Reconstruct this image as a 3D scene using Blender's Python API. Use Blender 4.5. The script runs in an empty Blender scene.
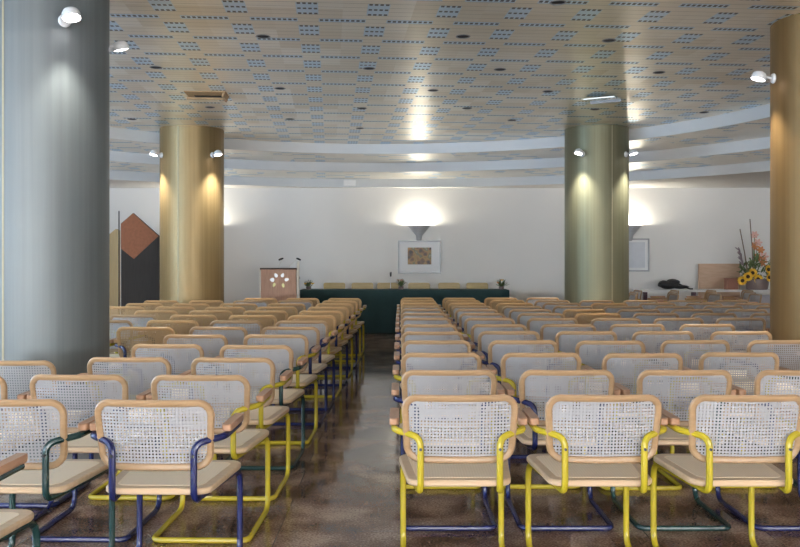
import bpy, math, random
from mathutils import Vector, Matrix
random.seed(7)
PI = math.pi
SC = bpy.context.scene
COL = SC.collection

# ------------------------------------------------------------------ materials
class NT:
    """small helper for building node trees"""
    def __init__(s, name):
        s.m = bpy.data.materials.new(name); s.m.use_nodes = True
        s.t = s.m.node_tree; s.n = s.t.nodes; s.b = s.n['Principled BSDF']
    def node(s, typ, **kw):
        k = s.n.new(typ)
        for a, v in kw.items(): setattr(k, a, v)
        return k
    def put(s, sock, v):
        if isinstance(v, bpy.types.NodeSocket): s.t.links.new(v, sock)
        else: sock.default_value = v
    def math(s, op, a, b=None, c=None):
        k = s.node('ShaderNodeMath', operation=op)
        s.put(k.inputs[0], a)
        if b is not None: s.put(k.inputs[1], b)
        if c is not None: s.put(k.inputs[2], c)
        return k.outputs[0]
    def mix(s, f, a, b):
        k = s.node('ShaderNodeMix', data_type='RGBA')
        s.put(k.inputs[0], f)
        for i, v in ((6, a), (7, b)):
            if isinstance(v, tuple) and len(v) == 3: v = v + (1,)
            s.put(k.inputs[i], v)
        return k.outputs[2]
    def pos(s):
        g = s.node('ShaderNodeTexCoord'); x = s.node('ShaderNodeSeparateXYZ')
        s.t.links.new(g.outputs['Object'], x.inputs[0])
        return g.outputs['Object'], x.outputs[0], x.outputs[1], x.outputs[2]
    def noise(s, vec, scale, detail=3, sc3=None):
        if sc3:
            mp = s.node('ShaderNodeMapping'); mp.inputs['Scale'].default_value = sc3
            s.put(mp.inputs['Vector'], vec); vec = mp.outputs[0]
        k = s.node('ShaderNodeTexNoise'); s.put(k.inputs['Vector'], vec)
        k.inputs['Scale'].default_value = scale; k.inputs['Detail'].default_value = detail
        return k.outputs['Fac']
    def ramp(s, f, stops):
        k = s.node('ShaderNodeValToRGB'); s.put(k.inputs[0], f); e = k.color_ramp.elements
        while len(e) < len(stops): e.new(.5)
        for i, (p, c) in enumerate(stops): e[i].position = p; e[i].color = tuple(c) + (1,)
        return k.outputs[0]
    def set(s, **kw):
        for a, v in kw.items():
            a = a.replace('_', ' ')
            if isinstance(v, tuple) and len(v) == 3: v = v + (1,)
            s.put(s.b.inputs[a], v)
        return s.m
    def bump(s, h, strength, dist=.01):
        k = s.node('ShaderNodeBump'); s.put(k.inputs['Height'], h)
        k.inputs['Strength'].default_value = strength; k.inputs['Distance'].default_value = dist
        s.t.links.new(k.outputs[0], s.b.inputs['Normal'])

def plain(name, col, rough=.5, metal=0., var=.12, scale=40, **kw):
    n = NT(name); v, *_ = n.pos(); f = n.noise(v, scale)
    c2 = tuple(min(1, x * (1 + var)) for x in col); c1 = tuple(x * (1 - var) for x in col)
    n.set(Base_Color=n.mix(f, c1, c2), Roughness=rough, Metallic=metal, **kw)
    return n.m

def wood(name, a, b, rough=.4, sc3=(4, 40, 40)):
    n = NT(name); v, *_ = n.pos(); f = n.noise(v, 1.2, 5, sc3)
    n.set(Base_Color=n.ramp(f, [(.3, a), (.7, b)]), Roughness=rough)
    return n.m

def emit(name, col, strength):
    n = NT(name); n.set(Base_Color=(1, 1, 1), Emission_Color=col, Emission_Strength=strength)
    return n.m

def make_ceiling_mat(name, patchy=False):
    n = NT(name); v, x, y, z = n.pos()
    k = .082
    u = n.math('DIVIDE', n.math('MULTIPLY_ADD', y, k, x), .53)
    w = n.math('DIVIDE', n.math('MULTIPLY_ADD', x, -k, y), .61)
    def tri(a, off): return n.math('ABSOLUTE', n.math('SUBTRACT', n.math('FRACT', n.math('ADD', a, off)), .5))
    su = tri(u, .825)                # 0 in the middle of a strip
    sv = tri(w, .08)                 # 0 in the middle of a square
    strip = n.math('LESS_THAN', su, .155)
    panel = n.math('SUBTRACT', 1., strip)
    square = n.math('MULTIPLY', strip, n.math('LESS_THAN', sv, .24))
    # slots
    lineA = n.math('LESS_THAN', n.math('ABSOLUTE', n.math('SUBTRACT', sv, .21)), .032)
    lineB = n.math('LESS_THAN', sv, .03)
    lines_sq = n.math('MULTIPLY', strip, n.math('MAXIMUM', lineA, lineB))
    lines_pn = n.math('MULTIPLY', panel, n.math('GREATER_THAN', sv, .462))
    dash = n.math('LESS_THAN', n.math('FRACT', n.math('MULTIPLY', u, 13.)), .62)
    slot = n.math('MULTIPLY', n.math('MAXIMUM', lines_sq, lines_pn), dash)
    band_pn = n.math('MULTIPLY', panel, n.math('GREATER_THAN', sv, .425))
    blue = n.math('MAXIMUM', square, band_pn)
    # thin joints between planks
    joint = n.math('LESS_THAN', n.math('FRACT', n.math('MULTIPLY', w, 6.)), .06)
    if patchy:
        ang = n.math('ARCTAN2', n.math('SUBTRACT', y, 8.9), n.math('ADD', x, .3))
        rad = n.math('POWER', n.math('ADD', n.math('POWER', n.math('ADD', x, .3), 2.), n.math('POWER', n.math('SUBTRACT', y, 8.9), 2.)), .5)
        ph = n.math('ADD', n.math('MULTIPLY', ang, 22.), n.math('MULTIPLY', n.math('FLOOR', n.math('MULTIPLY', rad, .75)), 1.7))
        mask = n.math('GREATER_THAN', n.math('SINE', ph), -.1)
        slot = n.math('MULTIPLY', slot, mask); blue = n.math('MULTIPLY', blue, mask); joint = n.math('MULTIPLY', joint, mask)
    cell = n.node('ShaderNodeTexWhiteNoise', noise_dimensions='2D')
    cv = n.node('ShaderNodeCombineXYZ')
    n.put(cv.inputs[0], n.math('FLOOR', n.math('ADD', u, .825))); n.put(cv.inputs[1], n.math('FLOOR', n.math('ADD', w, .58)))
    n.t.links.new(cv.outputs[0], cell.inputs['Vector'])
    base = n.mix(cell.outputs['Value'], CEIL_A, CEIL_B)
    if patchy: base = n.mix(.5, base, (.95, .92, .84))
    base = n.mix(n.math('MULTIPLY', joint, .55), base, (.16, .14, .1))
    base = n.mix(n.math('MULTIPLY', blue, .9), base, (.66, .84, .98))  # blue tint paints the windows' reflection onto the squares
    base = n.mix(n.math('MULTIPLY', slot, .93), base, (.015, .017, .02))
    n.set(Base_Color=base, Metallic=.5 if patchy else .6, Roughness=.33)
    n.bump(n.math('SUBTRACT', 1., n.math('MAXIMUM', slot, n.math('MULTIPLY', joint, .4))), .25, .01)
    return n.m

CEIL_A, CEIL_B = (.8, .74, .61), (.96, .93, .84)
M = {}
M['ceiling'] = make_ceiling_mat('perforated metal ceiling')
M['soffit'] = make_ceiling_mat('stepped soffit', True)
M['fascia'] = plain('white fascia', (.6, .62, .63), .5, var=.03, scale=3)
M['wall'] = plain('white wall', (.78, .76, .725), .7, var=.02, scale=2)

def floor_mat():
    n = NT('polished brown granite'); v, x, y, z = n.pos()
    f1 = n.noise(v, 3, 6); f2 = n.noise(v, 90, 2)
    c = n.ramp(n.math('ADD', n.math('MULTIPLY', f1, .6), n.math('MULTIPLY', f2, .4)),
               [(.38, (.075, .042, .03)), (.5, (.205, .12, .08)), (.62, (.44, .31, .22))])
    def j(a): return n.math('LESS_THAN', n.math('FRACT', n.math('DIVIDE', a, .6)), .008)
    jj = n.math('MAXIMUM', j(x), j(y))
    c = n.mix(n.math('MULTIPLY', jj, .7), c, (.03, .02, .015))
    n.set(Base_Color=c, Roughness=n.math('MULTIPLY_ADD', f1, .06, .06), IOR=1.55)
    n.bump(n.noise(v, 6, 2), .015, .02)
    return n.m
M['floor'] = floor_mat()

def pillar_mat(name, a, b, metal=.55):
    n = NT(name); v, x, y, z = n.pos()
    f = n.noise(v, 1., 4, (30, 30, .5))
    n.set(Base_Color=n.ramp(f, [(.3, a), (.7, b)]), Metallic=metal, Roughness=.45)
    return n.m
M['pillar'] = pillar_mat('satin brass column cladding', (.235, .165, .072), (.29, .205, .097))
M['pillar_brown'] = pillar_mat('satin bronze column cladding', (.175, .1, .034), (.215, .128, .046))
M['pillar_olive'] = pillar_mat('satin olive column cladding', (.145, .14, .085), (.18, .174, .11))
M['pillar_window_tint'] = pillar_mat('window-tinted satin column cladding', (.125, .142, .148), (.15, .17, .175), .35)  # blue of the window light is put into this base colour
M['seam'] = plain('column seam', (.34, .3, .2), .55, .3)
M['beech'] = wood('pale bent beech', (.31, .19, .095), (.4, .26, .145), .3)
M['beech_seat'] = wood('pale beech seat', (.6, .42, .25), (.68, .5, .33), .4)
M['pad'] = wood('reddish arm pad', (.4, .21, .115), (.5, .29, .175), .35, (40, 4, 40))
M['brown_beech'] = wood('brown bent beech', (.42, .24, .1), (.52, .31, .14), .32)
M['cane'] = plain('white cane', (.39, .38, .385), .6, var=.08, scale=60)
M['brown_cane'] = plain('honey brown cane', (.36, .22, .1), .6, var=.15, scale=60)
def seat_cane():
    n = NT('seat cane'); v, x, y, z = n.pos()
    def g(a): return n.math('LESS_THAN', n.math('FRACT', n.math('DIVIDE', a, .012)), .38)
    h = n.math('MULTIPLY', g(x), g(y))
    n.set(Base_Color=n.mix(h, (.93, .76, .55), (.82, .64, .44)), Roughness=.55)
    return n.m
M['seat_cane'] = seat_cane()
M['yellow'] = plain('yellow enamel tube', (.44, .345, .022), .22, var=.04)
M['blue'] = plain('dark blue enamel tube', (.01, .014, .075), .22, var=.06)
M['green'] = plain('dark teal enamel tube', (.009, .036, .034), .22, var=.06)
M['bolt'] = plain('dark bolt', (.03, .03, .03), .4, .5)
M['cloth'] = plain('dark green cloth', (.005, .032, .031), .75, var=.2, scale=25)
M['dark_wood'] = wood('dark stained panel', (.022, .018, .015), (.034, .028, .024), .85, (40, 40, 3))
M['copper_wood'] = wood('copper brown diamond', (.22, .075, .03), (.28, .1, .042), .75, (20, 20, 20))
M['gold_wood'] = wood('golden side board', (.42, .29, .13), (.5, .36, .18), .5, (30, 30, 3))
M['lectern'] = wood('rosy lectern veneer', (.36, .2, .13), (.46, .27, .18), .45, (30, 30, 4))
M['lectern_dark'] = plain('dark lectern edge', (.07, .04, .03), .5)
M['cream'] = plain('cream lectern side', (.72, .68, .6), .5, var=.05)
M['silver'] = plain('polished silver inlay', (.6, .63, .66), .3, .5, var=.03)
M['olive_inlay'] = plain('olive gold inlay', (.5, .48, .22), .3, .4)
M['black'] = plain('black plastic', (.015, .015, .016), .45)
M['black_cloth'] = plain('black leather', (.01, .01, .011), .5, var=.3)
M['grey_metal'] = plain('grey lacquered metal', (.3, .31, .32), .4, .3)
M['shade'] = plain('light grey lamp shade', (.5, .5, .51), .45, .1)
M['white_metal'] = plain('white lacquered metal', (.75, .75, .75), .35, .1, var=.03)
M['mat_board'] = plain('white picture mount', (.8, .8, .8), .6, var=.02)
M['pale_print'] = plain('pale grey print', (.6, .62, .66), .35, var=.12, scale=6)
M['pot'] = plain('grey brown pot', (.2, .15, .14), .35, var=.1)
M['brick_red'] = plain('reddish brown box', (.26, .11, .07), .6)
M['board'] = wood('pale tan board', (.5, .33, .22), (.58, .4, .28), .5, (4, 4, 20))
M['white_top'] = plain('white laminate', (.75, .73, .72), .35, var=.03)
M['plum'] = plain('dark plum leg', (.07, .02, .035), .4)
M['greyglass'] = plain('grey modesty panel', (.42, .4, .44), .25, var=.06, scale=3)
M['yellow_petal'] = plain('sunflower yellow', (.85, .5, .04), .6)
M['orange_petal'] = plain('orange lily', (.6, .24, .09), .6)
M['pink_petal'] = plain('pale pink bloom', (.75, .45, .38), .6)
M['seed'] = plain('sunflower heart', (.05, .02, .01), .8)
M['leaf'] = plain('leaf green', (.12, .17, .06), .6, var=.3)
M['twig'] = plain('dry twig', (.2, .14, .1), .8)
M['feather'] = plain('dusky plume', (.3, .24, .26), .8)
M['white_petal'] = plain('white bloom', (.75, .7, .65), .6)
M['yellow_wood'] = wood('yellow beech back', (.34, .235, .07), (.42, .3, .1), .4)
M['dark'] = plain('dark recess', (.008, .008, .008), .7)
M['hatch'] = wood('brown hatch leaf', (.3, .18, .08), (.4, .25, .12), .5)
M['bulb_cool'] = emit('lamp bulb', (1, .93, .95, 1), 22)
M['bulb_warm'] = emit('uplighter lamp', (1, .93, .8, 1), 30)
def glass_mat():
    n = NT('thin window glass')
    tr = n.node('ShaderNodeBsdfTransparent'); gl = n.node('ShaderNodeBsdfGlossy'); mx = n.node('ShaderNodeMixShader')
    gl.inputs['Roughness'].default_value = .02; mx.inputs[0].default_value = .08
    n.t.links.new(tr.outputs[0], mx.inputs[1]); n.t.links.new(gl.outputs[0], mx.inputs[2])
    n.t.links.new(mx.outputs[0], n.n['Material Output'].inputs[0])
    return n.m
M['glass'] = glass_mat()
def art_mat():
    n = NT('warm framed print'); v, x, y, z = n.pos()
    k = n.node('ShaderNodeTexVoronoi'); n.put(k.inputs['Vector'], v); k.inputs['Scale'].default_value = 9
    f = n.math('ADD', n.math('MULTIPLY', n.noise(v, 7, 4), .6), n.math('MULTIPLY', k.outputs['Distance'], .45))
    n.set(Base_Color=n.ramp(f, [(.36, (.03, .014, .008)), (.46, (.16, .07, .02)), (.54, (.34, .18, .04)), (.62, (.09, .09, .035)), (.76, (.45, .38, .26))]), Roughness=.4)
    return n.m
M['art'] = art_mat()

# ------------------------------------------------------------------ mesh kit
class MB:
    def __init__(s): s.v = []; s.f = []
    def add(s, vs, fs):
        o = len(s.v); s.v += [tuple(p) for p in vs]; s.f += [tuple(i + o for i in f) for f in fs]; return s
    def box(s, c, d, mat=None):
        x, y, z = (k / 2 for k in d)
        vs = [Vector((a * x, b * y, e * z)) for e in (-1, 1) for b in (-1, 1) for a in (-1, 1)]
        if mat: vs = [mat @ p for p in vs]
        vs = [p + Vector(c) for p in vs]
        return s.add(vs, [(0, 2, 3, 1), (4, 5, 7, 6), (0, 1, 5, 4), (2, 6, 7, 3), (0, 4, 6, 2), (1, 3, 7, 5)])
    def prism(s, poly, z0, z1, inset=0., fn=None):
        """polygon in xy extruded in z with a small bevel; fn maps each point"""
        n = len(poly); cx = sum(p[0] for p in poly) / n; cy = sum(p[1] for p in poly) / n
        def sh(p, k):
            dx, dy = p[0] - cx, p[1] - cy; L = math.hypot(dx, dy) or 1
            return (p[0] - dx / L * k, p[1] - dy / L * k)
        b = inset
        rings = [(z0, b), (z0 + b, 0), (z1 - b, 0), (z1, b)] if b else [(z0, 0), (z1, 0)]
        vs = []
        for z, k in rings:
            for p in poly:
                q = sh(p, k); vs.append((q[0], q[1], z))
        fs = [tuple(reversed(range(n)))]
        for r in range(len(rings) - 1):
            for i in range(n):
                j = (i + 1) % n; fs.append((r * n + i, r * n + j, (r + 1) * n + j, (r + 1) * n + i))
        fs.append(tuple(range((len(rings) - 1) * n, len(rings) * n)))
        if fn: vs = [fn(*p) for p in vs]
        return s.add(vs, fs)
    def tube(s, pts, r, n=8, closed=False, flat=1.):
        pts = [Vector(p) for p in pts]; m = len(pts)
        tan = []
        for i in range(m):
            if closed: t = pts[(i + 1) % m] - pts[i - 1]
            else: t = pts[min(i + 1, m - 1)] - pts[max(i - 1, 0)]
            tan.append(t.normalized())
        up = Vector((0, 0, 1)) if abs(tan[0].z) < .9 else Vector((1, 0, 0))
        nn = (up - tan[0] * up.dot(tan[0])).normalized()
        vs = []; rr = r if isinstance(r, (list, tuple)) else [r] * m
        for i in range(m):
            nn = (nn - tan[i] * nn.dot(tan[i])).normalized(); bb = tan[i].cross(nn)
            for k in range(n):
                a = 2 * PI * k / n
                vs.append(pts[i] + nn * math.cos(a) * rr[i] + bb * math.sin(a) * rr[i] * flat)
        fs = []
        for i in range(m if closed else m - 1):
            j = (i + 1) % m
            for k in range(n):
                l = (k + 1) % n; fs.append((i * n + k, i * n + l, j * n + l, j * n + k))
        if not closed:
            fs.append(tuple(reversed(range(n)))); fs.append(tuple(range((m - 1) * n, m * n)))
        return s.add(vs, fs)
    def lathe(s, prof, n=24, mat=None, off=(0, 0, 0), caps=True):
        vs = []; m = len(prof)
        for r, z in prof:
            for k in range(n):
                a = 2 * PI * k / n; p = Vector((r * math.cos(a), r * math.sin(a), z))
                if mat: p = mat @ p
                vs.append(p + Vector(off))
        fs = []
        for i in range(m - 1):
            for k in range(n):
                l = (k + 1) % n; fs.append((i * n + k, i * n + l, (i + 1) * n + l, (i + 1) * n + k))
        if caps: fs.append(tuple(reversed(range(n)))); fs.append(tuple(range((m - 1) * n, m * n)))
        return s.add(vs, fs)
    def blob(s, c, r, nu=12, nv=8, jit=0., mat=None):
        vs = []; rnd = random.Random(int(abs(c[0] * 991 + c[1] * 77 + c[2] * 313) * 10))
        for i in range(nv + 1):
            t = PI * i / nv
            for k in range(nu):
                a = 2 * PI * k / nu; q = 1 + (rnd.random() - .5) * jit
                p = Vector((r[0] * math.sin(t) * math.cos(a) * q, r[1] * math.sin(t) * math.sin(a) * q, r[2] * math.cos(t) * q))
                if mat: p = mat @ p
                vs.append(p + Vector(c))
        fs = []
        for i in range(nv):
            for k in range(nu):
                l = (k + 1) % nu; fs.append((i * nu + k, (i + 1) * nu + k, (i + 1) * nu + l, i * nu + l))
        return s.add(vs, fs)
    def petal(s, c, d, w, L, up, cup=.15):
        """leaf / petal blade from c along d"""
        d = Vector(d).normalized(); up = Vector(up).normalized(); sd = d.cross(up).normalized(); up = sd.cross(d)
        vs = []
        prof = [(0, .15), (.3, .8), (.6, 1.), (.85, .6), (1, .05)]
        for t, k in prof:
            o = Vector(c) + d * L * t + up * (cup * L * t * t)
            vs += [o - sd * w * k * .5 + up * .03 * L * k, o - up * .02 * L, o + sd * w * k * .5 + up * .03 * L * k]
        fs = []
        for i in range(len(prof) - 1):
            a = i * 3; fs += [(a, a + 1, a + 4, a + 3), (a + 1, a + 2, a + 5, a + 4)]
        return s.add(vs, fs)
    def mesh(s, name, mat, smooth=True):
        me = bpy.data.meshes.new(name); me.from_pydata(s.v, [], s.f); me.update()
        if smooth:
            me.polygons.foreach_set('use_smooth', [True] * len(me.polygons))
            try: me.set_sharp_from_angle(angle=math.radians(38))
            except Exception: pass
        me.materials.append(mat)
        return me
    def build(s, name, mat, parent=None, loc=None, smooth=True):
        o = bpy.data.objects.new(name, s.mesh(name, mat, smooth)); COL.objects.link(o)
        if loc: o.location = loc
        o.parent = parent
        return o

def fillet(pts, rads, seg=6):
    pts = [Vector(p) for p in pts]; out = [pts[0]]
    for i in range(1, len(pts) - 1):
        a, b, c = pts[i - 1], pts[i], pts[i + 1]; r = rads[i - 1]
        u = (a - b).normalized(); w = (c - b).normalized(); ang = u.angle(w)
        if ang > 3.1: out.append(b); continue
        t = min(r / math.tan(ang / 2), (a - b).length * .49, (c - b).length * .49)
        p, q = b + u * t, b + w * t
        for k in range(seg + 1):
            h = k / seg; out.append(p * (1 - h) ** 2 + b * 2 * h * (1 - h) + q * h * h)
    out.append(pts[-1]); return out

def rrect(hx, hy, r, seg=5, hx_top=None):
    """rounded rectangle (counter clockwise); hx_top lets the +y side be wider"""
    if hx_top is None: hx_top = hx
    P = []
    for sx, sy, a0, h in ((1, 1, 0, hx_top), (-1, 1, 90, hx_top), (-1, -1, 180, hx), (1, -1, 270, hx)):
        for k in range(seg + 1):
            a = math.radians(a0 + 90 * k / seg)
            P.append((sx * (h - r) + r * math.cos(a), sy * (hy - r) + r * math.sin(a)))
    return P

def tag(o, label, cat, group=None):
    o['label'] = label; o['category'] = cat
    if group: o['group'] = group
    return o
def thing(name, loc, rz, label, cat, group=None):
    o = bpy.data.objects.new(name, None); COL.objects.link(o); o.empty_display_size = .1
    o.location = loc; o.rotation_euler = (0, 0, rz)
    return tag(o, label, cat, group)
def struct(o): o['kind'] = 'structure'; return o
def copy_tree(o, parent=None):
    c = o.copy(); COL.objects.link(c); c.parent = parent
    for ch in list(o.children): copy_tree(ch, c)
    return c
ORD = ['zeroth', 'first', 'second', 'third', 'fourth', 'fifth', 'sixth', 'seventh', 'eighth', 'ninth', 'tenth', 'eleventh', 'twelfth', 'thirteenth', 'fourteenth', 'fifteenth']

# ------------------------------------------------------------------ camera
F, H = 850., 1.35
cam = bpy.data.cameras.new('camera'); co = bpy.data.objects.new('camera', cam); COL.objects.link(co)
co.location = (0, 0, H); co.rotation_euler = (PI / 2, 0, 0)
cam.sensor_width = 36; cam.lens = F / 800 * 36; cam.shift_y = -15.5 / 800; cam.clip_start = .05
SC.camera = co
def P(px, py, d): return Vector(((px - 400) / F * d, d, H + (258 - py) / F * d))

# ------------------------------------------------------------------ room
X0, X1, Y0, Y1 = -9., 10., -9., 16.6
ZM, Z1, Z2, Z3 = 3.20, 3.04, 2.88, 2.72
CX, CY = -.3, 8.9
R1, R2, R3 = 4.9, 6.2, 7.58
struct(MB().box(((X0 + X1) / 2, (Y0 + Y1) / 2, -.05), (X1 - X0 + .4, Y1 - Y0 + .4, .1)).build('floor', M['floor']))
struct(MB().box(((X0 + X1) / 2, Y1 + .1, 1.7), (X1 - X0 + .4, .2, 3.4)).build('wall_front', M['wall']))
struct(MB().box((X1 + .1, (Y0 + Y1) / 2, 1.7), (.2, Y1 - Y0, 3.4)).build('wall_right', M['wall']))
struct(MB().box(((X0 + X1) / 2, Y1 - .0075, .04), (X1 - X0, .015, .08)).build('baseboard_front', M['fascia']))
NSEG = 128
def ring(name, ra, rb, z, mat):
    m = MB(); vs = []; t = .02
    for zz in (z, z + t):
        for r in (ra, rb):
            for k in range(NSEG):
                a = 2 * PI * k / NSEG; vs.append((CX + r * math.cos(a), CY + r * math.sin(a), zz))
    fs = []
    for k in range(NSEG):
        l = (k + 1) % NSEG; N = NSEG
        fs += [(k, l, N + l, N + k), (2 * N + k, 3 * N + k, 3 * N + l, 2 * N + l), (k, 2 * N + k, 2 * N + l, l), (N + k, N + l, 3 * N + l, 3 * N + k)]
    return struct(m.add(vs, fs).build(name, mat, smooth=False))
def fascia(name, r, z0, z1):
    m = MB(); vs = []
    for rr in (r, r + .02):
        for zz in (z0, z1):
            for k in range(NSEG):
                a = 2 * PI * k / NSEG; vs.append((CX + rr * math.cos(a), CY + rr * math.sin(a), zz))
    fs = []; N = NSEG
    for k in range(N):
        l = (k + 1) % N
        fs += [(k, N + k, N + l, l), (2 * N + k, 2 * N + l, 3 * N + l, 3 * N + k), (k, l, 2 * N + l, 2 * N + k), (N + k, 3 * N + k, 3 * N + l, N + l)]
    return struct(m.add(vs, fs).build(name, M['fascia']))
disc = MB(); disc.add([(CX + (R1 + .03) * math.cos(2 * PI * k / NSEG), CY + (R1 + .03) * math.sin(2 * PI * k / NSEG), zz) for zz in (ZM, ZM + .02) for k in range(NSEG)],
         [tuple(reversed(range(NSEG))), tuple(range(NSEG, 2 * NSEG))])
struct(disc.build('ceiling', M['ceiling'], smooth=False))
fascia('trim_1', R1, Z1, ZM); ring('ceiling', R1 + .02, R2 + .02, Z1, M['soffit'])
fascia('trim_2', R2, Z2, Z1); ring('ceiling', R2 + .02, R3 + .02, Z2, M['soffit'])
fascia('trim_3', R3, Z3, Z2)
# outer flat ceiling: rectangle with the round hole
angs = sorted([2 * PI * k / NSEG for k in range(NSEG)] + [math.atan2(b - CY, a - CX) % (2 * PI) for a in (X0, X1) for b in (Y0, Y1)])
oi, oo = [], []
for a in angs:
    c, s_ = math.cos(a), math.sin(a); ts = []
    if c > 1e-9: ts.append((X1 - CX) / c)
    if c < -1e-9: ts.append((X0 - CX) / c)
    if s_ > 1e-9: ts.append((Y1 - CY) / s_)
    if s_ < -1e-9: ts.append((Y0 - CY) / s_)
    t = min(ts); oo.append((CX + c * t, CY + s_ * t, Z3)); oi.append((CX + (R3 + .02) * c, CY + (R3 + .02) * s_, Z3))
na = len(angs)
struct(MB().add(oi + oo, [(k, k + na, (k + 1) % na + na, (k + 1) % na) for k in range(na)]).build('ceiling', M['wall'], smooth=False))

# rear and left walls with big windows (behind and beside the camera: the room's daylight)
def wall_with_windows(side, wins, z0, z1):
    m = MB(); length = (X0, X1) if side == 'rear' else (Y0, Y1)
    def blk(a, b, za, zb):
        if b - a < 1e-4: return
        if side == 'rear': m.box(((a + b) / 2, Y0 - .1, (za + zb) / 2), (b - a, .2, zb - za))
        else: m.box((X0 - .1, (a + b) / 2, (za + zb) / 2), (.2, b - a, zb - za))
    blk(*length, 0, z0); blk(*length, z1, 3.4); e = length[0]
    for a, b in wins: blk(e, a, z0, z1); e = b
    blk(e, length[1], z0, z1)
    struct(m.build('wall_' + side, M['wall']))
wn = 0
def window(side, a, b, z0, z1):
    global wn; wn += 1
    f = MB(); n = 3
    def bar(u0, u1, za, zb):
        if side == 'rear': f.box(((u0 + u1) / 2, Y0 - .1, (za + zb) / 2), (u1 - u0, .06, zb - za))
        else: f.box((X0 - .1, (u0 + u1) / 2, (za + zb) / 2), (.06, u1 - u0, zb - za))
    bar(a, b, z0, z0 + .06); bar(a, b, z1 - .06, z1)
    for k in range(n + 1):
        u = a + (b - a) * k / n; bar(max(a, u - .03), min(b, u + .03), z0 + .06, z1 - .06)
    o = struct(f.build('window_%d' % wn, M['white_metal']))
    p = MB()
    if side == 'rear': p.box(((a + b) / 2, Y0 - .1, (z0 + z1) / 2), (b - a, .008, z1 - z0))
    else: p.box((X0 - .1, (a + b) / 2, (z0 + z1) / 2), (.008, b - a, z1 - z0))
    p.build('pane', M['glass'], o)
    L = bpy.data.lights.new('daylight_fill', 'AREA'); L.shape = 'RECTANGLE'; L.size = b - a - .1; L.size_y = 1.2
    lo = bpy.data.objects.new('daylight_fill', L); COL.objects.link(lo)
    if side == 'rear': lo.location = ((a + b) / 2, Y0 + .62 * math.sin(TILT), (z0 + z1) / 2 - .2); lo.rotation_euler = (PI / 2 + TILT, 0, 0)
    else: lo.location = (X0 + .62 * math.sin(TILT), (a + b) / 2, (z0 + z1) / 2 - .2); lo.rotation_euler = (PI / 2 + TILT, 0, -PI / 2)
    L.color = DAY if side == 'rear' else (.5, .72, 1.); L.energy = (REAR_W if side == 'rear' else LEFT_W) * (b - a) * (z1 - z0)
# added area lights inside the windows, tilted up to brighten ceiling and seats
DAY = (.94, .97, 1.); REAR_W, LEFT_W, TILT = 125., 66., 1.3
rw = [(-7.6, -4.2), (-3.2, .2), (1.2, 4.6), (5.6, 9.)]
lw = [(-4., -.5), (.5, 4.), (5., 8.)]
wall_with_windows('rear', rw, .5, 2.5); wall_with_windows('left', lw, .5, 2.5)
for a, b in rw: window('rear', a, b, .5, 2.5)
for a, b in lw: window('left', a, b, .5, 2.5)

# ------------------------------------------------------------------ columns and their lamps
def spot(loc, aim, power, col, ang, blend=.6, size=.03):
    L = bpy.data.lights.new('lamp_beam', 'SPOT'); L.energy = power; L.color = col; L.spot_size = math.radians(ang); L.spot_blend = blend; L.shadow_soft_size = size
    o = bpy.data.objects.new('lamp_beam', L); COL.objects.link(o); o.location = loc
    o.rotation_euler = (Vector(aim) - Vector(loc)).to_track_quat('-Z', 'Y').to_euler()
def column(x, y, mat, label, seams, lamps, lz=2.8, pw=170.):
    t = thing('round_column', (x, y, 0), 0, label, 'column', 'round columns carrying the circular ceiling')
    MB().lathe([(.45, 0), (.45, ZM - .001)], 72).build('shaft', mat, t)
    MB().lathe([(.458, 0), (.458, .09), (.45, .1)], 72).build('base_ring', M['grey_metal'], t)
    for a in seams:
        a = math.radians(a); sm = MB().box((.4505 * math.cos(a), .4505 * math.sin(a), ZM / 2 + .05), (.004, .012, ZM - .12), Matrix.Rotation(a, 3, 'Z'))
        sm.build('seam', M['seam'], t)
    for deg, lab in lamps:
        a = math.radians(deg); d = Vector((math.cos(a), math.sin(a), 0))
        l = thing('wall_lamp', Vector((x, y, lz)) + d * .45, a, lab, 'lamp', 'eyeball lamps on the columns'); l.scale = (.75, .75, .75)
        ry = Matrix.Rotation(PI / 2, 3, 'Y')
        MB().lathe([(.05, 0), (.055, .012), (.045, .03), (.015, .035)], 20, ry).build('mount', M['white_metal'], l)
        MB().tube([(.02, 0, 0), (.07, 0, .012), (.1, 0, .02)], .011, 8).build('stem', M['white_metal'], l)
        tilt = Matrix.Rotation(math.radians(162), 3, 'Y')
        MB().lathe([(.03, -.055), (.06, -.04), (.075, -.01), (.078, .03), (.07, .03), (.066, 0)], 24, tilt, (.16, 0, .02)).build('lamp_head', M['white_metal'], l)
        MB().lathe([(.02, .0), (.064, .012), (.064, .022), (.03, .034)], 20, tilt, (.16, 0, .02)).build('bulb', M['bulb_cool'], l)
        base = Vector((x, y, lz - .05)) + d * .64
        spot(base, Vector((x, y, .4)) + d * .4, pw, (1, .96, .87), 76, 1.)
column(-2.43, 5.72, M['pillar_window_tint'], 'blue-grey satin metal column at the left edge of the photo', (-94,),
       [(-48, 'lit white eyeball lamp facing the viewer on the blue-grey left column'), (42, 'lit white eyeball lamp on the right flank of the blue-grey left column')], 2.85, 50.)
column(-3.0, 12.26, M['pillar'], 'golden brass column standing before the dark pointed panel', (-101, 10),
       [(-142, 'lit lamp on the left side of the golden column by the dark panel'), (-38, 'lit lamp on the right side of the golden column by the dark panel'),
        (62, 'half-hidden lamp behind the right edge of the golden column')])
column(2.82, 12.2, M['pillar_olive'], 'olive-grey metal column right of the green table', (-75, 20),
       [(-128, 'lit lamp on the left front of the olive-grey column'), (-42, 'lit lamp on the right side of the olive-grey column')])
column(3.39, 6.66, M['pillar_brown'], 'brown-gold column cut off by the right photo edge', (-140,),
       [(178, 'lit lamp jutting left from the brown-gold column at right'), (-95, 'lamp on the camera side of the brown-gold right column')], 2.76, 80.)

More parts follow.
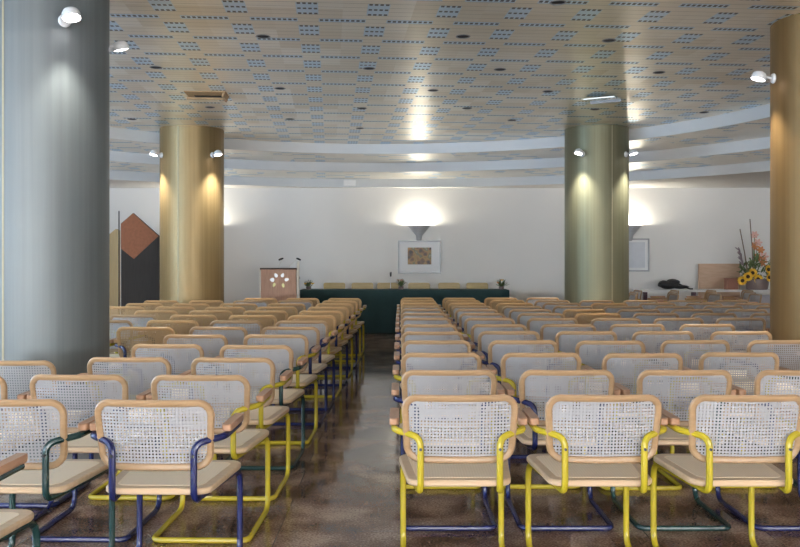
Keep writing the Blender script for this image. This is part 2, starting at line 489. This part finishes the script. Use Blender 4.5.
# ------------------------------------------------------------------ cane armchair
def back_y(x, z): return .05 * (.80 - z) / .27 + .57 * x * x
def make_chair(kind, brown):
    t = bpy.data.objects.new('cane_armchair', None); COL.objects.link(t); t.empty_display_size = .1
    wd, cn = (M['brown_beech'], M['brown_cane']) if brown else (M['beech'], M['cane'])
    # frame: one bent tube, floor loop to arms
    BZ, BH = .655, .127
    half = [(.0, .03, .0145), (.228, .03, .0145), (.228, .55, .0145), (.228, .55, .403), (.16, .02, .403), (.16, .02, .626), (.266, .09, .644), (.266, .35, .644)]
    pth = fillet(half, [.05, .07, .075, .045, .05, .05], 5)
    full = [Vector((-p.x, p.y, p.z)) for p in reversed(pth[1:])] + pth
    MB().tube(full, .0138, 9).build('tube_frame', M[kind], t)
    # backrest: bent ring
    ringp = []
    for u, v in rrect(.214, BH, .06, 6, .222):
        z = BZ + v
        if v > .06: z += .019 * (u / .2) ** 2 - .009
        ringp.append((u, back_y(u, z), z))
    dense = []
    for i in range(len(ringp)):
        a, b = Vector(ringp[i]), Vector(ringp[(i + 1) % len(ringp)]); n = max(1, int((b - a).length / .045))
        for k in range(n):
            q = a.lerp(b, k / n); q.y = back_y(q.x, q.z)
            if q.z > .74: q.z = max(q.z, BZ + BH + .019 * (q.x / .2) ** 2 - .009) if n > 1 else q.z
            dense.append(q)
    bk = MB().tube(dense, .0155, 8, True, .8).build('backrest', wd, t)
    cm = MB(); hx, hz, r, p, w = .212, .122, .05, .0135, .0037
    def lim(a, ha, hb):   # half length of a strand at offset a
        if abs(a) <= ha - r: return hb
        k = abs(a) - (ha - r); return hb - r + math.sqrt(max(0, r * r - k * k))
    def strand(a0, a1, vert):
        n = 5 if vert else 12; vs = []
        for k in range(n + 1):
            for s_ in (-1, 1):
                if vert: x, z = a0 + s_ * w, BZ + a1 * (2 * k / n - 1)
                else: x, z = a1 * (2 * k / n - 1), BZ + a0 + s_ * w
                if z > .76: z += .019 * (x / .2) ** 2 - .009
                vs.append((x, back_y(x, z) + (.0012 if vert else -.0012), z))
        cm.add(vs, [(2 * k, 2 * k + 1, 2 * k + 3, 2 * k + 2) for k in range(n)])
    n = int(hx / p)
    for i in range(-n, n + 1): strand(i * p, lim(i * p, hx, hz), True)
    n = int(hz / p)
    for i in range(-n, n + 1): strand(i * p, lim(i * p, hz, hx), False)
    cm.build('cane_panel', cn, bk)
    # seat: bevelled slab with cane inlay
    poly = [(u, .295 + v) for u, v in rrect(.216, .24, .06, 6, .247)]
    st = MB().prism(poly, .417, .443, .006).build('seat', wd if brown else M['beech_seat'], t)
    inl = [(u, .295 + v) for u, v in rrect(.178, .195, .04, 5, .207)]
    MB().prism(inl, .4425, .4442).build('seat_cane', M['brown_cane'] if brown else M['seat_cane'], st)
    for s_ in (-1, 1):
        pad = [(s_ * .267 + u, .235 + v) for u, v in rrect(.0195, .13, .013, 3)]
        MB().prism(pad, .6575, .686, .005).build('armrest', M['brown_beech'] if brown else M['pad'], t)
        MB().lathe([(.006, -.004), (.006, .004)], 8, Matrix.Rotation(PI / 2, 3, 'X'), (s_ * .16, .0055, .58)).build('bolt', M['bolt'], t)
    return t
protos = {}
def place_chair(kind, brown, x, y, rz, label, group):
    k = (kind, brown)
    if k not in protos: protos[k] = o = make_chair(kind, brown)
    else: o = copy_tree(protos[k])
    o.location = (x, y, 0); o.rotation_euler = (0, 0, rz)
    return tag(o, label, 'chair', group)
rnd = random.Random(3)
PILLARS = [(-2.43, 5.72), (-3.0, 12.26), (2.82, 12.2), (3.39, 6.66)]
def clear(x, y):
    for px, py in PILLARS:
        qx = max(x - .31, min(px, x + .31)); qy = max(y - .05, min(py, y + .58))
        if math.hypot(px - qx, py - qy) < .455: return False
    return True
# right block: thirteen rows, columns counted from the aisle
seen = {}
RD = [0, 3.41, 4.17, 4.93, 5.68, 6.38, 7.08, 7.82, 8.5, 9.15, 9.78, 10.42, 11.1, 11.8]
RC = {1: ['yellow', 'yellow', 'yellow', 'blue'], 2: ['blue', 'blue', 'green', 'blue', 'green'], 3: ['yellow', 'yellow', 'yellow', 'yellow', 'green'], 4: ['blue', 'blue', 'yellow', 'green', 'blue']}
def cname(kind, brown): return ('%s-framed brown-cane armchair' if brown else '%s-framed pale cane armchair') % {'green': 'teal'}.get(kind, kind)
for r in range(1, 14):
    d = RD[r]
    for c in range(1, 11):
        x = .243 + .583 * (c - 1)
        if x - .36 > .475 * d or not clear(x, d) or (r > 12 and c > 4): continue
        if d > 7.3 and (x - .6) / d > .437: continue
        if r > 8 and c > 8: continue
        if r in RC and c <= len(RC[r]): kind = RC[r][c - 1]
        else: kind = rnd.choice(['yellow', 'yellow', 'blue'] if r % 2 else ['blue', 'blue', 'green'])
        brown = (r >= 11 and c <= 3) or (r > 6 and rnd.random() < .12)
        nth = seen[('R', r)] = seen.get(('R', r), 0) + 1
        where = 'right block, %s row from the camera, %s from the aisle' % (ORD[r], ORD[nth])
        jx, jy = (0, 0) if r < 3 else (rnd.uniform(-.002, .002), rnd.uniform(-.03, .03))
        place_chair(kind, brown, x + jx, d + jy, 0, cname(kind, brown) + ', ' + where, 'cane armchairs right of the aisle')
# left block, turned a little towards the aisle
LC = {0: ['', 'green', 'yellow'], 1: ['blue', 'green'], 2: ['yellow', 'blue', 'blue'], 3: ['yellow', 'yellow', 'blue'], 4: ['green', 'blue'], 5: ['yellow', 'blue'], 6: ['blue', 'yellow', 'blue'], 7: ['blue', 'blue', 'green', 'yellow']}
ROT = -.0235
for r in range(0, 14):
    for c in range(1, 6):
        d0 = 3.29 + .70 * (r - 1)
        x = -1.04 + .0235 * d0 - .582 * (c - 1); d = d0 + .0235 * .582 * (c - 1)
        if r == 0: d -= .06
        if c == 3 and r == 3: d -= .16
        if r == 0 and c not in (2, 3): continue
        if x + .36 < -.475 * d or not clear(x, d): continue
        if d > 6.3 and (x + .5) / d < -.342: continue
        if c == 5 and r < 10: continue
        kind = LC[r][c - 1] if r in LC and c <= len(LC[r]) else rnd.choice(['yellow', 'yellow', 'blue'])
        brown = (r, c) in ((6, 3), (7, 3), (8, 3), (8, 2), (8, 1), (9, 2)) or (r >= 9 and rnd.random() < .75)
        nth = seen[('L', r)] = seen.get(('L', r), 0) + 1
        where = 'left block, %s row from the camera, %s from the aisle' % (ORD[r + 1], ORD[nth])
        jx, jy = (0, 0) if r < 4 else (rnd.uniform(-.002, .002), rnd.uniform(-.03, .03))
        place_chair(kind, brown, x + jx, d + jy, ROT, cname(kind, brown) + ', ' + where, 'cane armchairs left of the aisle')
# side chairs by the white table at the far right
n_ = 0
for d, x0, lin, cnt in ((13.1, 3.62, 'nearest line', 4), (13.86, 3.84, 'middle line', 4), (14.62, 4.12, 'farthest line', 4)):
    for q in range(cnt):
        rz = PI / 2 + rnd.uniform(-.05, .05); n_ += 1; brown = n_ == 7
        lab = '%s side-on before the white table, %s, %s from left' % (cname('yellow', brown), lin, ORD[q + 1])
        place_chair('yellow', brown, x0 + .63 * q, d, rz, lab, 'side-on armchairs at the far right')

# ------------------------------------------------------------------ head table
TX0, TX1, TY0, TY1, TZ = -1.79, 1.95, 15.2, 15.8, .775
t = thing('conference_table', ((TX0 + TX1) / 2, (TY0 + TY1) / 2, 0), 0, 'long head table hidden under the dark green cloth', 'table')
MB().box((0, 0, TZ - .02), (TX1 - TX0 - .06, TY1 - TY0 - .06, .03)).build('table_top', M['dark_wood'], t)
for sx in (-1, 1):
    for sy in (-1, 1): MB().tube([(sx * 1.7, sy * .22, 0), (sx * 1.7, sy * .22, TZ - .035)], .025, 10).build('leg', M['grey_metal'], t)
cl = MB(); per = []; n = 160
w, h = TX1 - TX0, TY1 - TY0
L = 2 * (w + h)
for k in range(n):
    s_ = L * k / n
    if s_ < w: p = (TX0 + s_, TY0, 0, -1)
    elif s_ < w + h: p = (TX1, TY0 + s_ - w, 1, 0)
    elif s_ < 2 * w + h: p = (TX1 - (s_ - w - h), TY1, 0, 1)
    else: p = (TX0, TY1 - (s_ - 2 * w - h), -1, 0)
    per.append(p)
vs = []
for zi, (z, amp) in enumerate([(TZ + .003, 0), (TZ - .006, .3), (TZ - .15, .5), (TZ - .45, .8), (.012, 1.)]):
    for k, (x, y, nx, ny) in enumerate(per):
        o = .004 + amp * (.012 + .009 * math.sin(k * .9) + .006 * math.sin(k * 2.3 + 1)); vs.append((x + nx * o, y + ny * o, z))
fs = [tuple(range(n))] + [(r * n + (k + 1) % n, r * n + k, (r + 1) * n + k, (r + 1) * n + (k + 1) % n) for r in range(4) for k in range(n)]
tag(cl.add(vs, fs).build('tablecloth', M['cloth']), 'dark green cloth draped to the floor over the long head table', 'tablecloth')
for i, px in enumerate((334.5, 362.5, 388, 419, 449, 477)):
    d = 16.36; x = (px - 400) / F * d
    c = thing('meeting_chair', (x, d, 0), PI, 'yellowish wooden chair behind the green table, %s from its left end' % ORD[i + 1], 'chair', 'wooden chairs behind the head table')
    MB().prism([(u, v) for u, v in rrect(.2, .16, .04, 4, .21)], -.011, .011, .004, lambda X, Y, Z: (X, .04 - Z + .5 * X * X - .02 + (.72 - .88 - Y) * .05, .715 + Y)).build('backrest', M['yellow_wood'], c)
    MB().prism([(u, .26 + v) for u, v in rrect(.2, .2, .05, 4)], .43, .455, .005).build('seat', M['yellow_wood'], c)
    for sx in (-1, 1):
        MB().tube(fillet([(sx * .17, .05, .014), (sx * .17, .4, .014), (sx * .17, .4, .418), (sx * .17, .06, .418), (sx * .17, .028, .62)], [.05, .05, .05], 4), .012, 8).build('leg', M['grey_metal'], c)

def posy(name, loc, label, cols, rad=.13, hh=.13):
    t = thing(name, loc, 0, label, 'flowers')
    MB().lathe([(.03, 0), (.045, .01), (.05, .05), (.042, .055)], 16).build('bowl', M['pot'], t)
    lf = MB(); rr = random.Random(int(loc[0] * 100))
    for k in range(22):
        a = rr.uniform(0, 2 * PI); e = rr.uniform(.1, 1.1); d = (math.cos(a) * math.cos(e), math.sin(a) * math.cos(e), math.sin(e))
        lf.petal((0, 0, .05), d, .03, rad * rr.uniform(.8, 1.3), (0, 0, 1))
    lf.build('foliage', M['leaf'], t)
    for k in range(7):
        a = 2 * PI * k / 7 + .3; e = .5 + .5 * (k % 2); c = Vector((math.cos(a) * math.cos(e) * rad * .8, math.sin(a) * math.cos(e) * rad * .8, .05 + math.sin(e) * hh))
        b = MB()
        for j in range(6):
            q = 2 * PI * j / 6; b.petal(c, (math.cos(q), math.sin(q), .5), .034, .042, (0, 0, 1))
        b.blob(c, (.008, .008, .008), 6, 4); b.build('bloom', M[cols[k % len(cols)]], t)
posy('table_posy', (P(401, 287, 15.5).x, 15.45, TZ + .003), 'small white and pink flower bowl at the middle of the green table', ['white_petal', 'pink_petal'])
posy('table_posy', (P(501, 287, 15.5).x, 15.45, TZ + .003), 'small flower bowl on the right end of the green table', ['white_petal', 'orange_petal', 'yellow_petal'])
posy('table_posy', (P(309, 287, 15.5).x, 15.45, TZ + .003), 'little green plant with pale blooms on the left end of the green table', ['yellow_petal', 'white_petal'], .11, .1)
mx = P(390.5, 285, 15.4).x
t = thing('table_microphone', (mx, 15.4, TZ + .003), 0, 'thin dark microphone standing near the middle of the green table', 'microphone')
MB().lathe([(.05, 0), (.05, .012), (.02, .02)], 20).build('base', M['black'], t)
MB().tube([(0, 0, .018), (0, 0, .2), (.004, -.01, .24)], .006, 8).build('stem', M['white_metal'], t)
MB().lathe([(.012, 0), (.016, .02), (.018, .07), (.012, .085)], 12, None, (.004, -.01, .235)).build('capsule', M['black'], t)

# ------------------------------------------------------------------ lectern
LY = 14.3; lx0, lx1 = P(261, 0, LY).x, P(296, 0, LY).x; lw_ = lx1 - lx0; lz = 1.175
t = thing('lectern', ((lx0 + lx1) / 2, LY, 0), 0, 'rosy wooden lectern with silver petal emblem left of the green table', 'lectern')
MB().box((0, .015, lz / 2 + .02), (lw_, .03, lz - .04)).build('front_panel', M['lectern'], t)
for s_ in (-1, 1):
    m = MB().prism([(.03, 0.), (.45, 0.), (.45, lz - .18), (.03, lz - .01)], -.012, .012, .003, lambda X, Y, Z, q=s_: (q * (lw_ / 2 - .012) + Z - (.035 if q < 0 else 0), X, Y))
    m.build('side_panel', M['lectern'] if s_ > 0 else M['cream'], t)
MB().box((0, .22, lz - .09), (lw_ + .03, .5, .022), Matrix.Rotation(-.36, 3, 'X')).build('reading_top', M['lectern_dark'], t)
MB().box((0, .0125, lz - .006), (lw_ + .01, .035, .022)).build('top_rail', M['lectern_dark'], t)
MB().box((0, .0125, .02), (lw_ + .01, .05, .04)).build('plinth', M['lectern_dark'], t)
MB().tube([(lw_ / 2 + .032, .02, 0), (lw_ / 2 + .032, .02, 1.3)], .024, 12).build('corner_post', M['cream'], t)
k = LY / F
def emb(px, py): return Vector((((px - 278.5)) * k, 0, H + (258 - py) * k))
for nm, (px, py), ang, ln, wd, mat in [('left bright', (272.1, 279.8), 170, .05, .045, 'silver'), ('left upper', (275.9, 275.3), 120, .052, .036, 'silver'), ('left lower', (274, 285), 250, .05, .03, 'olive_inlay'),
                                      ('right upper', (282.6, 275.2), 68, .05, .036, 'silver'), ('right outer', (286.8, 279.6), 15, .05, .036, 'silver'), ('right lower', (283.2, 285.6), 285, .05, .03, 'olive_inlay')]:
    a = math.radians(ang); dv = Vector((math.cos(a), math.sin(a))); nv = Vector((-dv.y, dv.x)); o = emb(px, py); pts = []
    for q in range(14):
        th = 2 * PI * q / 14; e = dv * (math.cos(th) * ln * .75) + nv * (math.sin(th) * wd * .75 * (1 - .35 * math.cos(th))); pts.append((o.x + e.x, o.z + e.y))
    MB().prism(pts, 0, .006, .0015, lambda X, Y, Z: (X, -Z, Y)).build('emblem_petal', M[mat], t)
for px, bx in ((281, -.02), (298.5, .16)):
    e = emb(px, 259); dirx = -1 if bx < 0 else 1
    m = MB().tube([(bx, .12, lz - .06), (bx + .01, .1, lz + .04), (e.x - dirx * .02, .06, e.z + .01), (e.x, .0, e.z)], .005, 6)
    g = m.build('gooseneck', M['cream'], t)
    MB().tube([(e.x - dirx * .035, .02, e.z + .012), (e.x, 0, e.z), (e.x + dirx * .035, -.02, e.z - .016)], [.012, .017, .014], 8).build('microphone_head', M['black'], g)

# ------------------------------------------------------------------ dark pointed panel
PD = 14.0; k = PD / F
t = thing('decorative_panel', (P(140, 0, PD).x, PD, 0), 0, 'tall dark panel with copper diamond top left of the golden column', 'decorative panel')
def pp(px, py): return ((px - 140) * k, H + (258 - py) * k)
xz = [(pp(121, 0)[0], 0), (pp(159, 0)[0], 0), pp(159, 236), pp(133, 213), pp(121, 223.5)]
MB().prism(xz, 0, .06, 0, lambda X, Y, Z: (X, Z, Y)).build('dark_board', M['dark_wood'], t, smooth=False)
MB().prism([pp(121, 248.5), pp(134, 259), pp(158.7, 236), pp(133, 213.3), pp(121, 224)], 0, .008, 0, lambda X, Y, Z: (X, -Z, Y)).build('diamond', M['copper_wood'], t, smooth=False)
x_ = pp(121, 0)[0]; zt = pp(121, 229)[1]
MB().prism([(0, 0), (.62, 0), (.62, zt - .14), (.1, zt), (0, zt - .02)], 0, .05, 0, lambda X, Y, Z: (x_ - .012 - Z * .9 - X * .62, X * .8, Y)).build('side_board', M['gold_wood'], t, smooth=False)
MB().tube([(x_ - .03, -.01, 0), (x_ - .03, -.01, pp(0, 211)[1])], .01, 8).build('pole', M['dark_wood'], t)

# ------------------------------------------------------------------ wall pieces
def uplighter(x, label):
    z = H + (258 - 225.5) * Y1 / F
    t = thing('wall_uplighter', (x, Y1, z), 0, label, 'lamp', 'conical uplighters on the end wall')
    n = 20; vs = []
    prof = [(.03, -.3), (.05, -.28), (.06, -.2), (.1, -.15), (.225, 0), (.215, 0), (.09, -.14), (.03, -.19)]
    for r, zz in prof:
        for q in range(n + 1):
            a = PI + PI * q / n; vs.append((r * math.cos(a), r * math.sin(a) * .9 - .002, zz))
    m_ = n + 1
    fs = [(i * m_ + q, i * m_ + q + 1, (i + 1) * m_ + q + 1, (i + 1) * m_ + q) for i in range(len(prof) - 1) for q in range(n)]
    MB().add(vs, fs).build('shade', M['shade'], t)
    MB().tube([(-.06, -.09, -.045), (.06, -.09, -.045)], .012, 10).build('bulb', M['bulb_warm'], t)
    L = bpy.data.lights.new('uplighter_glow', 'POINT'); L.energy = UP_W; L.color = (1, .93, .78); L.shadow_soft_size = .04
    o = bpy.data.objects.new('uplighter_glow', L); COL.objects.link(o); o.location = (x, Y1 - .11, z - .025)
UP_W = 30.
uplighter(P(419, 0, Y1).x, 'lit grey conical wall lamp above the middle picture')
uplighter(P(630, 0, Y1).x, 'lit conical wall lamp half hidden behind the olive-grey column')
uplighter(P(206, 0, Y1).x, 'conical wall lamp hidden behind the golden column')
def picture(px0, px1, py0, py1, label, art, artmat):
    kk = Y1 / F; cx = ((px0 + px1) / 2 - 400) * kk; cz = H + (258 - (py0 + py1) / 2) * kk; w = (px1 - px0) * kk; h = (py1 - py0) * kk
    t = thing('framed_picture', (cx, Y1, cz), 0, label, 'picture')
    f = MB(); b = .028
    for s_ in (-1, 1):
        f.box((0, -.015, s_ * (h / 2 - b / 2)), (w, .03, b)); f.box((s_ * (w / 2 - b / 2), -.015, 0), (b, .03, h - 2 * b))
    f.build('frame', M['grey_metal'], t)
    MB().box((0, -.008, 0), (w - 2 * b, .012, h - 2 * b)).build('mount_board', M['mat_board'], t)
    ax, az, aw, ah = art
    MB().box((ax, -.0155, az), (aw, .003, ah)).build('print', artmat, t)
picture(398, 441, 240.5, 273.5, 'grey framed picture with a warm brown print below the middle wall lamp', (-.0, .02, .46, .33), M['art'])
picture(612, 649, 238.5, 271.5, 'grey framed pale picture partly behind the olive-grey column', (0, 0, .56, .5), M['pale_print'])
e = P(350, 183.5, 16.3); ea = math.atan2(e.y - CY, e.x - CX)
t = thing('emergency_light', (CX + R3 * math.cos(ea), CY + R3 * math.sin(ea), 2.8), ea + PI / 2, 'small white emergency light box on the lowest ceiling step', 'emergency light')
MB().prism([(u, v) for u, v in rrect(.12, .05, .015, 3)], 0, .06, .006, lambda X, Y, Z: (X, Z, Y)).build('housing', M['white_metal'], t)
MB().prism([(u, v) for u, v in rrect(.1, .035, .01, 3)], .058, .066, .002, lambda X, Y, Z: (X, Z, Y)).build('diffuser', M['mat_board'], t)

# ------------------------------------------------------------------ right corner
WD = 15.6
wx0, wx1 = P(640, 0, WD).x, P(790, 0, WD).x
t = thing('side_table', ((wx0 + wx1) / 2, WD, 0), 0, 'long white-topped table along the end wall at far right', 'table')
W_ = wx1 - wx0; tz = H - (290 - 258) * WD / F
MB().box((0, .25, tz - .018), (W_, .6, .036)).build('table_top', M['white_top'], t)
for s_ in (-1, -.3, .48, 1): MB().box((s_ * (W_ / 2 - .1), .03, (tz - .036) / 2), (.07, .07, tz - .036)).build('leg', M['plum'], t)
MB().box((W_ * .36, .09, tz / 2), (.86, .02, tz - .2)).build('modesty_panel', M['greyglass'], t)
b = P(670, 288, WD + .2)
t = thing('shoulder_bag', (b.x, WD + .22, tz), 0, 'black bag lying slumped on the white side table', 'bag')
m = MB().blob((-.02, 0, .085), (.19, .11, .076), 18, 10, .16); m.blob((-.1, 0, .1), (.11, .09, .07), 14, 8, .22); m.blob((.06, .01, .135), (.13, .08, .06), 14, 8, .2); m.blob((.2, 0, .05), (.16, .08, .035), 14, 8, .15)
m.build('body', M['black_cloth'], t)
MB().tube([(.15, 0, .12), (.27, -.03, .05), (.36, -.05, .014), (.42, -.02, .014)], .014, 8).build('strap', M['black_cloth'], t)
bd = thing('screen_board', (P(719, 0, 16.45).x, 16.45, 0), 0, 'plain tan wooden board leaning on the end wall behind the flowers', 'board')
MB().box((0, 0, .62), (.8, .03, 1.24)).build('panel', M['board'], bd)
MB().box((0, .012, .02), (.84, .08, .04)).build('foot', M['lectern_dark'], bd)
fx = P(762, 0, WD).x
t = thing('wooden_box', (P(737, 0, WD).x, WD + .28, tz), 0, 'reddish brown box beside the big flower pot on the white table', 'box')
MB().box((0, 0, .1), (.2, .16, .2)).build('body', M['brick_red'], t)
MB().box((0, 0, .205), (.21, .17, .012)).build('lid', M['brick_red'], t)
t = thing('flower_arrangement', (fx, WD + .22, tz), 0, 'tall sunflower and lily arrangement in a grey-brown pot on the white table', 'flowers')
MB().lathe([(.17, 0), (.19, .02), (.205, .12), (.21, .19), (.22, .2), (.2, .2), (.18, .17)], 28).build('pot', M['pot'], t)
kk = (WD + .22) / F
def fp(px, py, dy=0.): return Vector(((px - 759.5) * kk, dy, H + (258 - py) * kk - tz))
def fb(name, c, mat, R_, n, facing, w, parent=t):
    m = MB(); fz = Vector(facing).normalized(); a1 = fz.cross(Vector((0, 0, 1))).normalized(); a2 = fz.cross(a1)
    for q in range(n):
        th = 2 * PI * q / n; m.petal(c, a1 * math.cos(th) + a2 * math.sin(th) + fz * .25, w, R_, fz)
    return m.build(name, mat, parent), fz
for px, py, dy, fac in ((747, 276.5, -.16, (-.3, -1, .1)), (752, 273, -.13, (.1, -1, .3)), (767.5, 269.5, -.14, (.2, -1, .2)), (768, 277, -.16, (.2, -1, -.1)), (757, 279, -.15, (0, -1, 0)), (743, 280.5, -.1, (-.7, -1, 0))):
    c = fp(px, py, dy); o, fz = fb('sunflower', c, M['yellow_petal'], .095, 16, fac, .04)
    MB().blob(c + fz * .012, (.035, .035, .035), 10, 6).build('flower_heart', M['seed'], o)
for px, py, dy, mt, R_ in ((763, 262, -.06, 'orange_petal', .1), (760, 258, .0, 'orange_petal', .08), (756, 247, -.02, 'orange_petal', .09), (760, 243, 0, 'pink_petal', .08), (757, 235, 0, 'pink_petal', .07), (766, 257, 0, 'pink_petal', .09), (763, 250, 0, 'orange_petal', .07)):
    fb('lily', fp(px, py, dy), M[mt], R_ * 1.15, 6, (rnd.uniform(-.5, .5), -1, rnd.uniform(0, .6)), .045)
for a, b_ in (((756, 278), (752.5, 219)), ((751, 278), (742.5, 229))):
    p0, p1 = fp(*a), fp(*b_); MB().tube([p0, p0.lerp(p1, .5) + Vector((.01, 0, 0)), p1], [.014, .01, .009], 7).build('twig', M['twig'], t)
pm = MB()
for q in range(16): pm.petal(fp(747 - q * .28, 266 - q * 1.0), (-.8 + .1 * (q % 5), rnd.uniform(-.5, .5), .6), .025, .12, (0, -1, 0))
pm.build('plume', M['feather'], t)
gm = MB()
for q in range(120):
    px = rnd.uniform(744, 772); py = rnd.uniform(256 + abs(px - 759) * .9, 281); c = fp(px, py, rnd.uniform(-.1, .1))
    gm.petal(c, (rnd.uniform(-1, 1), rnd.uniform(-1, .4), rnd.uniform(-.3, 1)), .045, rnd.uniform(.1, .17), (0, -.4, 1))
for px, py in ((763, 262), (760, 243), (757, 235), (766, 257), (756, 247)): gm.tube([fp(757, 280), fp((757 + px) / 2, (278 + py) / 2), fp(px, py)], .007, 6)
gm.build('foliage', M['leaf'], t)

# ------------------------------------------------------------------ ceiling fittings
def on_ceiling(px, py): d = (ZM - H) * F / (258 - py); return ((px - 400) / F * d, d)
DL = [(558, 2, 'first downlight at the top edge of the photo right of centre'), (463, 36, 'downlight high in the ceiling straight above the long picture wall lamp'),
      (609, 40, 'downlight high above the olive-grey column'), (263, 36, 'downlight high above and right of the ceiling hatch'), (369, 68, 'downlight in the ceiling above the centre aisle'),
      (500, 69, 'downlight between the wall lamp glare and the olive-grey column glare'), (659, 72, 'downlight between the olive-grey and the brown-gold columns'), (156, 67, 'downlight right of the blue-grey column, left of the hatch'),
      (280, 88, 'downlight right of the ceiling hatch, nearer one'), (433, 90, 'downlight beside the bright streak of the wall lamp'), (548, 91, 'downlight just left of the olive-grey column glare'),
      (210, 107, 'downlight just behind the ceiling hatch'), (290, 119, 'downlight right of the golden column top, farther one'), (362, 108, 'downlight left of the bright wall lamp streak'),
      (467, 108, 'downlight right of the bright wall lamp streak, farther one'), (595, 109, 'downlight above the olive-grey column top'), (132, 119, 'downlight near the ceiling edge left of the golden column'),
      (512, 120, 'small far downlight left of the olive-grey column top'), (704, 112, 'downlight near the ceiling edge by the brown-gold column'), (360, 128, 'farthest downlight near the ceiling edge above the picture')]
for px, py, lab in DL:
    x, y = on_ceiling(px, py)
    t = thing('recessed_downlight', (x, y, ZM), 0, lab, 'downlight', 'unlit recessed downlights')
    MB().lathe([(.048, 0), (.058, -.002), (.062, -.006), (.054, -.008), (.048, -.002)], 20, caps=False).build('trim_ring', M['grey_metal'], t)
    MB().lathe([(.001, -.0035), (.05, -.0035), (.05, -.001)], 20).build('recess', M['dark'], t)
x, y = on_ceiling(207, 94)
t = thing('ceiling_hatch', (x, y, ZM), .08, 'open brown ceiling hatch above the golden column', 'hatch', 'ceiling hatches')
MB().box((0, 0, -.004), (.46, .34, .008)).build('opening', M['hatch'], t)
MB().box((.03, .1, -.006), (.36, .1, .01)).build('slot', M['dark'], t)
MB().box((-.02, .16, -.02), (.46, .02, .03)).build('leaf', M['hatch'], t)
MB().box((.2, 0, -.03), (.02, .34, .06), Matrix.Rotation(.3, 3, 'Y')).build('side_flap', M['hatch'], t)
x, y = on_ceiling(602, 97)
t = thing('ceiling_hatch', (x, y, ZM), -.5, 'tilted grey ceiling panel above the olive-grey column', 'hatch', 'ceiling hatches')
MB().box((0, 0, -.02), (.36, .3, .012), Matrix.Rotation(.1, 3, 'X')).build('leaf', M['ceiling'], t)
MB().box((0, .15, -.02), (.36, .012, .05)).build('edge', M['grey_metal'], t)

# ------------------------------------------------------------------ sky and exposure
w = bpy.data.worlds.new('sky'); SC.world = w; w.use_nodes = True
sk = w.node_tree.nodes.new('ShaderNodeTexSky'); sk.sky_type = 'NISHITA'; sk.sun_disc = False; sk.sun_elevation = math.radians(40)
w.node_tree.links.new(sk.outputs[0], w.node_tree.nodes['Background'].inputs[0]); w.node_tree.nodes['Background'].inputs[1].default_value = .15
vs_ = SC.view_settings; vs_.view_transform = 'Standard'; vs_.look = 'None'; vs_.gamma = 1; vs_.use_curve_mapping = False; vs_.exposure = .64
SC.cycles.max_bounces = 8; SC.cycles.diffuse_bounces = 5; SC.cycles.glossy_bounces = 4; SC.cycles.sample_clamp_indirect = 4.
